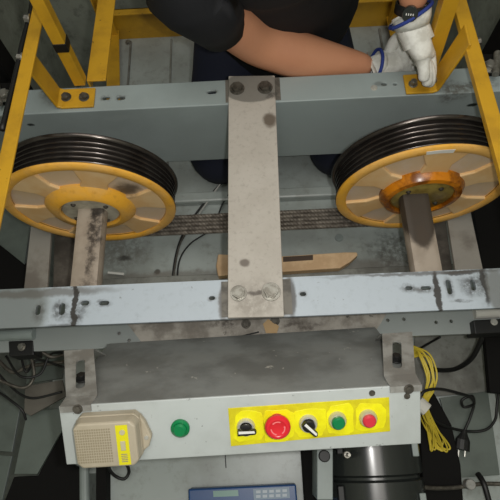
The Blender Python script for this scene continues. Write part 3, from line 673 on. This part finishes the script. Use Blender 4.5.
# lubricator / white cylinder and black block at the right, pipe at the left
t = empty('rail_lubricator', at(490, 318, z=-.2), 'white-topped black oiler at the right end of the front beam', 'oiler')
b = B(); tube(b, [at(474, 313.5, z=-.185), at(530, 311, z=-.185)], .013, 16); obj('white_tube', b, m_foam, t, smooth=False)
b = slab([(473, 320), (530, 317), (530, 331), (475, 334)], -.17, .05); obj('black_body', b, m_black, t, bevel=.003)
q = at(494, 322, z=-.168); hexbolt(q, (0, 0, 1), .006, .005, m_chrome, t)
t = empty('rail_lubricator', at(15, 340, z=-.2), 'grey-topped black oiler with cables at the left end of the front beam', 'oiler')
b = B(); tube(b, [at(34, 334, z=-.18), at(-30, 337, z=-.18)], .013, 16); obj('grey_tube', b, m_grey, t)
b = slab([(8, 341), (33, 340), (34, 355), (9, 357)], -.19, .05); obj('black_body', b, m_black, t, bevel=.003)
q = at(22, 347, z=-.188); hexbolt(q, (0, 0, 1), .007, .01, m_bolt, t)
# small pipe below the intercom
b = B(); tube(b, [at(84, 440, z=-.40), at(85, 520, z=-.40)], .012, 14); tag(obj('conduit_pipe', b, m_grey), 'short grey pipe on the roof below the intercom', 'pipe')
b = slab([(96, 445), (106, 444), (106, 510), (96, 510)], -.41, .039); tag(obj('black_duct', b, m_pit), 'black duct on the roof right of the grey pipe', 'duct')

# ------------------------------------------------------------------ cables
def cable(name, pix, r, m, label, cat='cable', grp=None, k=7, parent=None):
    pts = spline([at(x, y, z=z) for x, y, z in pix], k); b = B(); tube(b, pts, r, 8)
    o = obj(name, b, m, parent, smooth=True)
    if not parent: tag(o, label, cat, grp)
    return o
yc = empty('cable_coil', at(430, 400, z=ZD), 'coil of thin yellow cable tied in the middle, right of the grey box', 'cable coil')
random.seed(11)
for i in range(9):
    o1 = random.uniform(-10, 8); o2 = random.uniform(-5, 5); w = i*1.6
    pts = [(405+o2, 372+o2, -.36), (404-w*.4, 352+w, -.33), (411+w*.5, 346+w*.8, -.29), (425+o1*.6, 353+w*.4, -.27), (434+o1*.5-w*.3, 374+o2, -.27), (430+o1*.5, 390, -.28), (424+o2*.7, 404, -.30),
           (430+o2*.8, 422, -.34), (440+o1*.8, 440+o2, -.38), (444+o1-w*.4, 449+o2*.6, -.39), (436+o1*.7, 446, -.39), (428+o2, 424, -.37), (420+o2*.6, 404, -.33), (416+w*.3, 385, -.33), (408, 366+o2, -.35)]
    cable('coil_strand', pts, .0022, m_ycab, '', parent=yc)
b = B(); q0, q1 = at(418, 402, z=-.28), at(427, 410, z=-.28); tube(b, [q0, q1], .016, 14, flat=.7); tag(obj('cable_tie', b, m_foam, yc, smooth=False), 'white tape tie')
pc = empty('power_cord', at(455, 420, z=ZD), 'black power cord with a plug lying across the pale green sheet', 'cord')
cable('cord_run', [(418, 400, -.25), (425, 391, -.25), (440, 389, -.27), (458, 393, -.30), (470, 397, -.33), (474, 404, -.36), (464, 407, -.38), (462, 400, -.37), (472, 396, -.37), (474, 404, -.4), (470, 418, -.415), (464, 432, -.42)], .0035, m_black, '', parent=pc)
cable('cord_run', [(430, 417, -.33), (442, 425, -.38), (465, 431, -.42), (485, 430, -.42), (495, 420, -.42), (497, 405, -.42), (500, 380, -.4)], .0035, m_black, '', parent=pc)
b = B(); a0, a1, a2, a3 = at(465, 430, z=-.415), at(463, 440, z=-.415), at(462, 450, z=-.415), at(461.5, 457, z=-.415)
tube(b, [a0, a0*.6+a1*.4, a1, a2], [.005, .009, .018, .019], 12, flat=.6); pg = obj('plug', b, m_black, pc, bevel=.001)
b = B(); tube(b, [a2+V((.008, 0, 0)), a3+V((.008, 0, 0))], .0024, 8); tube(b, [a2-V((.008, 0, 0)), a3-V((.008, 0, 0))], .0024, 8); obj('plug_pin', b, m_chrome, pg)
cable('hanging_hose', [(484, 330, -.21), (479, 345, -.25), (470, 360, -.3), (455, 369, -.36), (438, 370, -.42), (425, 366, -.43)], .006, m_black, 'thick black hose curving down from the right oiler')
cable('thin_cable', [(440, 337, -.3), (426, 345, -.36), (412, 353, -.41)], .003, m_black, 'short black cable behind the right slotted bracket')
cable('thin_cable', [(126, 420, -.1), (107, 455, -.3), (108, 466, -.38), (114, 475, -.41), (124, 479, -.42), (129, 472, -.42), (126, 464, -.4), (118, 463, -.38), (112, 462, -.35)], .004, m_black, 'looped black cable below the intercom')
wl = 'thin wires on the roof between the pulleys'
cable('thin_cable', [(228, 177, -.42), (215, 190, -.43), (198, 211, -.44), (184, 232, -.44), (176, 255, -.44), (171, 290, -.44)], .0035, m_black, 'dark wire crossing under the ropes, nearest the left pulley', grp=wl)
cable('thin_cable', [(229, 194, -.42), (222, 205, -.43), (212, 228, -.44), (190, 244, -.44), (179, 262, -.44), (177, 290, -.44)], .0025, m_black, 'dark wire curving under the ropes beside the tie plate', grp=wl)
cable('thin_cable', [(228, 175, -.41), (218, 187, -.42), (206, 204, -.43), (199, 214, -.43)], .0028, m_wcab, 'white wire beside the tie plate behind the ropes', grp=wl)
cable('thin_cable', [(172, 285, -.44), (178, 250, -.44), (186, 232, -.44)], .003, m_boltd, 'grey wire on the roof in front of the ropes', grp=wl)
# tangle at the left
random.seed(5)
tg = 'tangle of black cables at the left edge'
T_ = [[(-10, 352), (12, 372), (30, 366), (64, 362)], [(-10, 362), (8, 384), (30, 398), (62, 392)], [(20, 350), (26, 372), (38, 360), (66, 368)], [(30, 352), (34, 376), (22, 388), (-10, 376)],
      [(-10, 386), (10, 400), (22, 410), (26, 420)], [(6, 356), (20, 376), (40, 374), (50, 355), (64, 352)], [(24, 356), (40, 352), (52, 357), (66, 354)]]
ds = ['sagging from the left edge to the slotted bracket', 'low one drooping past the brown sheet', 'looping below the left oiler', 'curling back to the left edge', 'running down along the green sheet joint', 'looping over the pale sheet', 'short one just under the front beam']
for i, ln in enumerate(T_):
    cable('thin_cable', [(x, y, -.33+.012*i+random.uniform(-.01, .01)) for x, y in ln], random.choice((.003, .004, .005)), m_black if i % 3 else m_boltd, 'dark cable at the left, '+ds[i], grp=tg)
cable('thin_cable', [(98, 373, -.38), (108, 364, -.4), (118, 353, -.42)], .003, m_black, 'black cable right of the left slotted bracket')
cable('thin_cable', [(400, 470, -.33), (420, 486, -.36), (450, 488, -.38), (480, 484, -.39), (505, 484, -.39)], .005, m_boltd, 'grey tube along the lower right corner')
cable('thin_cable', [(478, 474, -.40), (484, 484, -.38), (490, 505, -.38)], .007, m_black, 'thick black cable at the lower right corner')
t = tag(obj('small_fitting', (lambda b: (disc(b, at(468, 484, z=-.38), .012, .02, (0, 0, 1), 14), b)[1])(B()), m_brac), 'small metal fitting at the lower right', 'fitting')

# small litter
def chip(pix, z, th, m, label, name='litter_scrap'): return tag(obj(name, slab(pix, z, th), m), label, 'litter')
chip([(263, 324), (268, 319), (279, 326), (277, 333), (266, 333)], -.183, .003, m_paper, 'tan paper scrap on the lower flange below the tie plate bolts')
b = B(); tube(b, [at(108, 272.5, z=-.425), at(124, 274, z=-.425)], .004, 10); tag(obj('cigarette_butt', b, m_white), 'white cigarette butt on the roof between left shaft and tie plate', 'cigarette butt')
b = B(); tube(b, [at(409, 262, z=-.425), at(411, 255, z=-.425)], .004, 10); tag(obj('cigarette_butt', b, m_white), 'white cigarette butt on the roof left of the right shaft', 'cigarette butt')
b = B(); tube(b, [at(238, 337, z=-.185), at(259, 332, z=-.185)], .0018, 8); tag(obj('dark_twig', b, m_black), 'thin dark twig on the lower flange', 'twig')
b = B(); disc(b, at(339, 238, z=ZD), .012, .006, (0, 0, 1), 16); tag(obj('roof_bolt', b, m_grey), 'grey painted bolt head on the roof below the right pulley', 'bolt')
b = B(); tube(b, [at(225, 452, z=ZD+.001), at(226, 468, z=ZD+.001)], .0012, 6); tag(obj('dark_twig', b, m_black), 'short dark wire scrap on the roof above the blue box', 'wire')

# ------------------------------------------------------------------ person
YA = .862
kR = V((-.105, .835, ZD+.09)); kL = V((.255, .845, ZD+.088))
person = empty('person', (.05, 1.0, ZD), 'person in navy clothes and white gloves kneeling behind the rear beam', 'person')
pel = V((.06, 1.19, -.08)); wai = V((.06, 1.10, .07)); che = V((.05, .94, .24)); nek = V((.05, .84, .42)); hdb = V((.06, .79, .50)); hd = V((.07, .75, .585)); hdt = V((.08, .735, .66))
sR = V((-.13, .80, .31)); eR = at(254, 41, wy=YA); f1 = at(302, 57, wy=YA); wR = at(373, 67, wy=YA)
sL = V((.22, .84, .44)); eL = V((.345, .93, .36)); wL = at(410, 14, z=.145); hL = (eL+wL)/2
hipR = V((-.03, 1.15, -.12)); hipL = V((.15, 1.15, -.12)); aR = V((-.06, 1.20, ZD+.05)); aL = V((.22, 1.20, ZD+.05))
vs = [pel, wai, che, nek, hdb, hd, hdt, sR, (sR+eR)/2, eR, f1, wR, sL, (sL+eL)/2, eL, hL*.5+eL*.5, wL, hipR, kR, aR, hipL, kL, aL, aR+V((0, .10, -.01)), aL+V((0, .10, -.01))]
es_ = [(0, 1), (1, 2), (2, 3), (3, 4), (4, 5), (5, 6), (2, 7), (7, 8), (8, 9), (9, 10), (10, 11), (2, 12), (12, 13), (13, 14), (14, 15), (15, 16), (0, 17), (17, 18), (18, 19), (0, 20), (20, 21), (21, 22), (19, 23), (22, 24)]
rd = [.12, .115, .13, .068, .085, .118, .075, .066, .062, .058, .060, .027, .06, .05, .042, .045, .029, .085, .055, .04, .085, .055, .04, .03, .03]
body = skin('body', vs, es_, rd, m_skin, person, 2)
# face
fdir = V((0, -.75, -.66)).normalized(); fup = V((0.05, -.55, .83)).normalized(); fs = fdir.cross(fup).normalized(); fup = fs.cross(fdir).normalized()
hc = hd
from mathutils.bvhtree import BVHTree
bvh = BVHTree.FromObject(body, bpy.context.evaluated_depsgraph_get()) if False else BVHTree.FromPolygons([v.co+person.location for v in body.data.vertices], [p.vertices[:] for p in body.data.polygons])
def surf(o_, d_):
    d_ = d_.normalized(); h_ = bvh.ray_cast(o_+d_*.3, -d_)
    return h_[0] if h_[0] else o_+d_*.09
for s in (-1, 1):
    e_ = surf(hc+fs*.028*s+fup*.006, fdir)
    b = B(); lathe(b, [(0, -.009), (.008, -.006), (.011, 0), (.008, .004), (0, .006)], 16, e_-fdir*.003, fdir)
    ey = obj('eye', b, m_eye, person, smooth=True)
    b = B(); disc(b, e_+fdir*.0025, .0048, .002, fdir, 12); obj('pupil', b, m_hair, ey)
nb = surf(hc+fup*.012, fdir); nt_ = surf(hc-fup*.03, fdir)
skin('nose', [nb-fdir*.004, (nb+nt_)/2+fdir*.010, nt_+fdir*.016, nt_-fup*.012-fdir*.004], [(0, 1), (1, 2), (2, 3)], [.008, .010, .014, .008], m_skin, person)
mo = surf(hc-fup*.052, fdir)
b = B(); tube(b, [surf(hc-fup*.050-fs*.024, fdir), mo+fdir*.002, surf(hc-fup*.050+fs*.024, fdir)], [.002, .006, .002], 10); obj('mouth', b, m_lip, person, smooth=True)
for s in (-1, 1):
    e_ = surf(hc-fup*.005-fdir*.01, fs*s)
    skin('ear', [e_+fup*.024, e_+fs*.008*s-fdir*.008, e_-fup*.024], [(0, 1), (1, 2)], [(.012, .007), (.017, .008), (.010, .007)], m_skin, person)
b = B(); vm = {}
for p in body.data.polygons:   # hair: a shell over the crown and the back of the head
    c_ = p.center+person.location-hc
    if c_.length < .17 and (c_.dot(fup) > .045 or (c_.dot(fdir) < -.02 and c_.dot(fup) > -.05)) and (c_+hc-nek).length > .09:
        q_ = []
        for i in p.vertices:
            if i not in vm: v_ = body.data.vertices[i]; vm[i] = b.verts.new(v_.co+person.location+v_.normal*.007)
            q_.append(vm[i])
        b.faces.new(q_)
h_ = obj('hair', b, m_hair, person, smooth=True); h_.modifiers.new('s', 'SOLIDIFY').thickness = .006
# clothing
def puff(x, k): return x*k
b = B(); tube(b, spline([V((.075, 1.15, -.20)), V((.09, 1.09, -.08)), V((.095, 1.05, .03)), V((.07, .985, .16)), che+V((0, -.005, .03)), nek*.45+che*.55+V((0, -.005, .02)), nek+V((0, .0, .01))], 4),
    [.195]*4+[.19]*4+[.172]*4+[.165]*4+[.172, .172, .17, .168]+[.165, .155, .13, .105]+[.082], 36, cap=False, flat=.86)
o = obj('shirt', b, m_shirt, person, smooth=True); o.modifiers.new('s', 'SOLIDIFY').thickness = .004
hem = at(222, 27, wy=.825); hdir = (hem-sR).normalized()
b = B(); tube(b, [che*.62+sR*.38+V((0, 0, .05)), sR+V((.02, 0, .015)), sR+(hem-sR)*.3, at(196, -5, wy=.80), at(210, 10, wy=.812), hem], [.06, .085, .088, .080, .070, .056], 28, cap=False)
sl = obj('shirt_sleeve', b, m_shirt, person, smooth=True); sm = sl.modifiers.new('s', 'SOLIDIFY'); sm.thickness = .003
b = B(); mid = sL*.45+eL*.55; tube(b, [che*.5+sL*.5+V((0, 0, .03)), sL, sL*.7+eL*.3, mid], [.07, .085, .078, .066], 24, cap=False); sl = obj('shirt_sleeve', b, m_shirt, person, smooth=True); sm = sl.modifiers.new('s', 'SOLIDIFY'); sm.thickness = .003
def leg(hip, kn_, an, bow):
    top = V((hip.x*.7+pel.x*.3, 1.17, -.02)); kk = kn_+V((0, -.005, 0))
    P_ = spline([top, hip+V((0, .0, -.01)), (hip+kn_)/2+V((0, .012, .02)), kn_+V((0, .035, .035)), kk+V((0, .005, -.01)), kn_+V((0, .07, -.028)), (kn_+an)/2+V((0, .02, -.012)), an+V((0, .02, .012))], 5)
    R_ = [.118, .122, .105, .098, .088, .084, .074, .058]; rr = []
    for i in range(7): rr += [R_[i]*(1-j/5)+R_[i+1]*j/5 for j in range(5)]
    rr.append(R_[-1]); b = B(); tube(b, P_, rr, 28, hint=V((1, 0, 0))); return obj('trouser_leg', b, m_pants, person, smooth=True)
leg(hipR, kR, aR, 0); leg(hipL, kL, aL, 0)
for an in (aR, aL):
    pts = [an+V((0, -.02, 0)), an+V((0, .03, .0)), an+V((0, .09, -.004)), an+V((0, .15, -.010)), an+V((0, .17, -.012))]
    skin('shoe', pts, [(i, i+1) for i in range(4)], [(.044, .040), (.05, .042), (.05, .036), (.046, .03), (.03, .02)], m_shoe, person, 2, 1)
# gloves
def glove(wrist, kn, nrm, curl, side, L=1.0, tips=None, thumb=None, spread=.8):
    """palm from the wrist to the knuckles and five separate fingers"""
    d = (kn-wrist).normalized(); n = (V(nrm)-d*V(nrm).dot(d)).normalized(); s = d.cross(n).normalized()*side
    vs = [wrist-d*.028, wrist, wrist+(kn-wrist)*.45]; es = [(0, 1), (1, 2)]; rd = [(.036, .034), (.038, .032), (.044, .030)]
    lens = [.068, .078, .073, .058]
    for i in range(4):
        off = s*(.028-.0185*i)*spread; base_ = kn+off-d*(.004*abs(i-1.3)); i0 = len(vs)
        vs.append(base_); es.append((2, i0)); rd.append(.0155)
        ang = 0; p = base_
        for j, fr in enumerate((.42, .32, .26)):
            ang += curl[j]; q = (d*math.cos(ang)+n*math.sin(ang)) - s*(.028-.0185*i)*spread*2.2*(0 if not tips else 1)
            q.normalize()
            p = p+q*lens[i]*fr*L; vs.append(p); es.append((len(vs)-2, len(vs)-1)); rd.append(.0135 if j < 2 else .0115)
    i0 = len(vs); tb_ = wrist+(kn-wrist)*.3+s*.022
    td = (d*.55+s*.55+n*.6).normalized() if thumb is None else (thumb-tb_).normalized()
    vs += [tb_, tb_+td*.032+s*.004, tb_+td*.055+d*.006]; es += [(2, i0), (i0, i0+1), (i0+1, i0+2)]; rd += [.018, .015, .0125]
    o = skin('glove', vs, es, rd, m_glove, person, 2, 1)
    return o, d
# left hand: reaches down to the bolt on the yellow bracket
wl_ = at(413, 28, z=.12); kn = at(424, 56, z=.085); kn = wl_+(kn-wl_).normalized()*.075
g1, d1 = glove(wl_, kn, V((-.5, -.2, -.9)), (.12, .22, .2), 1, .78, tips=True, thumb=at(430, 74, z=.045), spread=.85)
wr_ = wR+(at(384, 66, wy=YA)-wR); kn2 = at(400, 59, wy=.872)
kn2 = wr_+(kn2-wr_).normalized()*.068
g2, d2 = glove(wr_, kn2, V((0.1, -.4, .7)), (.7, .9, .8), -1, .9, spread=.95)
def cuff(c, d, r0, r1, L):
    b = B(); d = d.normalized(); tube(b, [c, c-d*L*.5, c-d*L], [r0, (r0+r1)/2*1.02, r1], 24, cap=False); return b, c-d*L
for c, d, r0, r1, L in ((wl_+V((0, 0, 0)), d1*.8+(wL-eL).normalized()*.4, .034, .045, .026), (wr_, (wR-f1).normalized(), .029, .036, .022)):
    b, e = cuff(c, d, r0, r1, L)
    if r1 > .04:
        b.verts.ensure_lookup_table()
        for v in b.verts[-24:]: v.co += -d.normalized()*((v.co-e).dot(RT)/r1)*.012
    o = obj('glove_cuff', b, m_glove, person, smooth=True); o.modifiers.new('s', 'SOLIDIFY').thickness = .003
    b = B(); a_, b__, dd_ = frame(d)
    n = 28; sk = .012 if r1 > .04 else 0
    tube(b, [e+q_-d.normalized()*(q_.dot(RT)/r1)*sk for q_ in [(a_*math.cos(2*PI*k/n)+b__*math.sin(2*PI*k/n))*r1 for k in range(n+1)]], .0042, 8, cap=False); obj('cuff_band', b, m_cuff, person, smooth=True)
# watch
ax = (eL-wL).normalized(); wc = at(410, 15, z=.155)
wc = wL+ax*.012
b = B(); tube(b, [wc-ax*.010, wc+ax*.010], .0335, 28, cap=False); w = obj('wrist_watch', b, m_black, person, smooth=True); w.modifiers.new('s', 'SOLIDIFY').thickness = .003
fn = (CAM-wc); fn = (fn-ax*fn.dot(ax)).normalized(); b = B(); disc(b, wc+fn*.031, .016, .009, fn, 24); obj('watch_case', b, m_gloss, person)
b = B()
for i in range(4): prism(b, [wc+fn*.0402+ax.cross(fn)*(-.008+.0045*i)+ax*y_+ax.cross(fn)*x_ for x_, y_ in ((0, -.002), (.002, -.002), (.002, .002), (0, .002))], fn*.0004)
obj('watch_digits', b, m_white, person)

# ------------------------------------------------------------------ light
ld = bpy.data.lights.new('phone_lamp', 'POINT'); ld.energy = 15.5; ld.shadow_soft_size = .012; ld.color = (1, .985, .95)
lo = bpy.data.objects.new('phone_lamp', ld); C.objects.link(lo); lo.location = CAM+RT*.045+UP*.01
ld = bpy.data.lights.new('overhead_fill', 'AREA'); ld.energy = 17; ld.size = 1.3; ld.color = (1, .95, .86)  # soft fill added overhead, not a real lamp of the shaft
lo = bpy.data.objects.new('overhead_fill', ld); C.objects.link(lo); lo.location = (.1, .2, 2.1)
w = bpy.data.worlds.new('w'); bpy.context.scene.world = w; w.use_nodes = True
w.node_tree.nodes['Background'].inputs[0].default_value = (.8, .85, .9, 1); w.node_tree.nodes['Background'].inputs[1].default_value = .31
vs_ = bpy.context.scene.view_settings; vs_.view_transform = 'Standard'; vs_.look = 'None'; vs_.exposure = .1; vs_.gamma = 1; vs_.use_curve_mapping = False
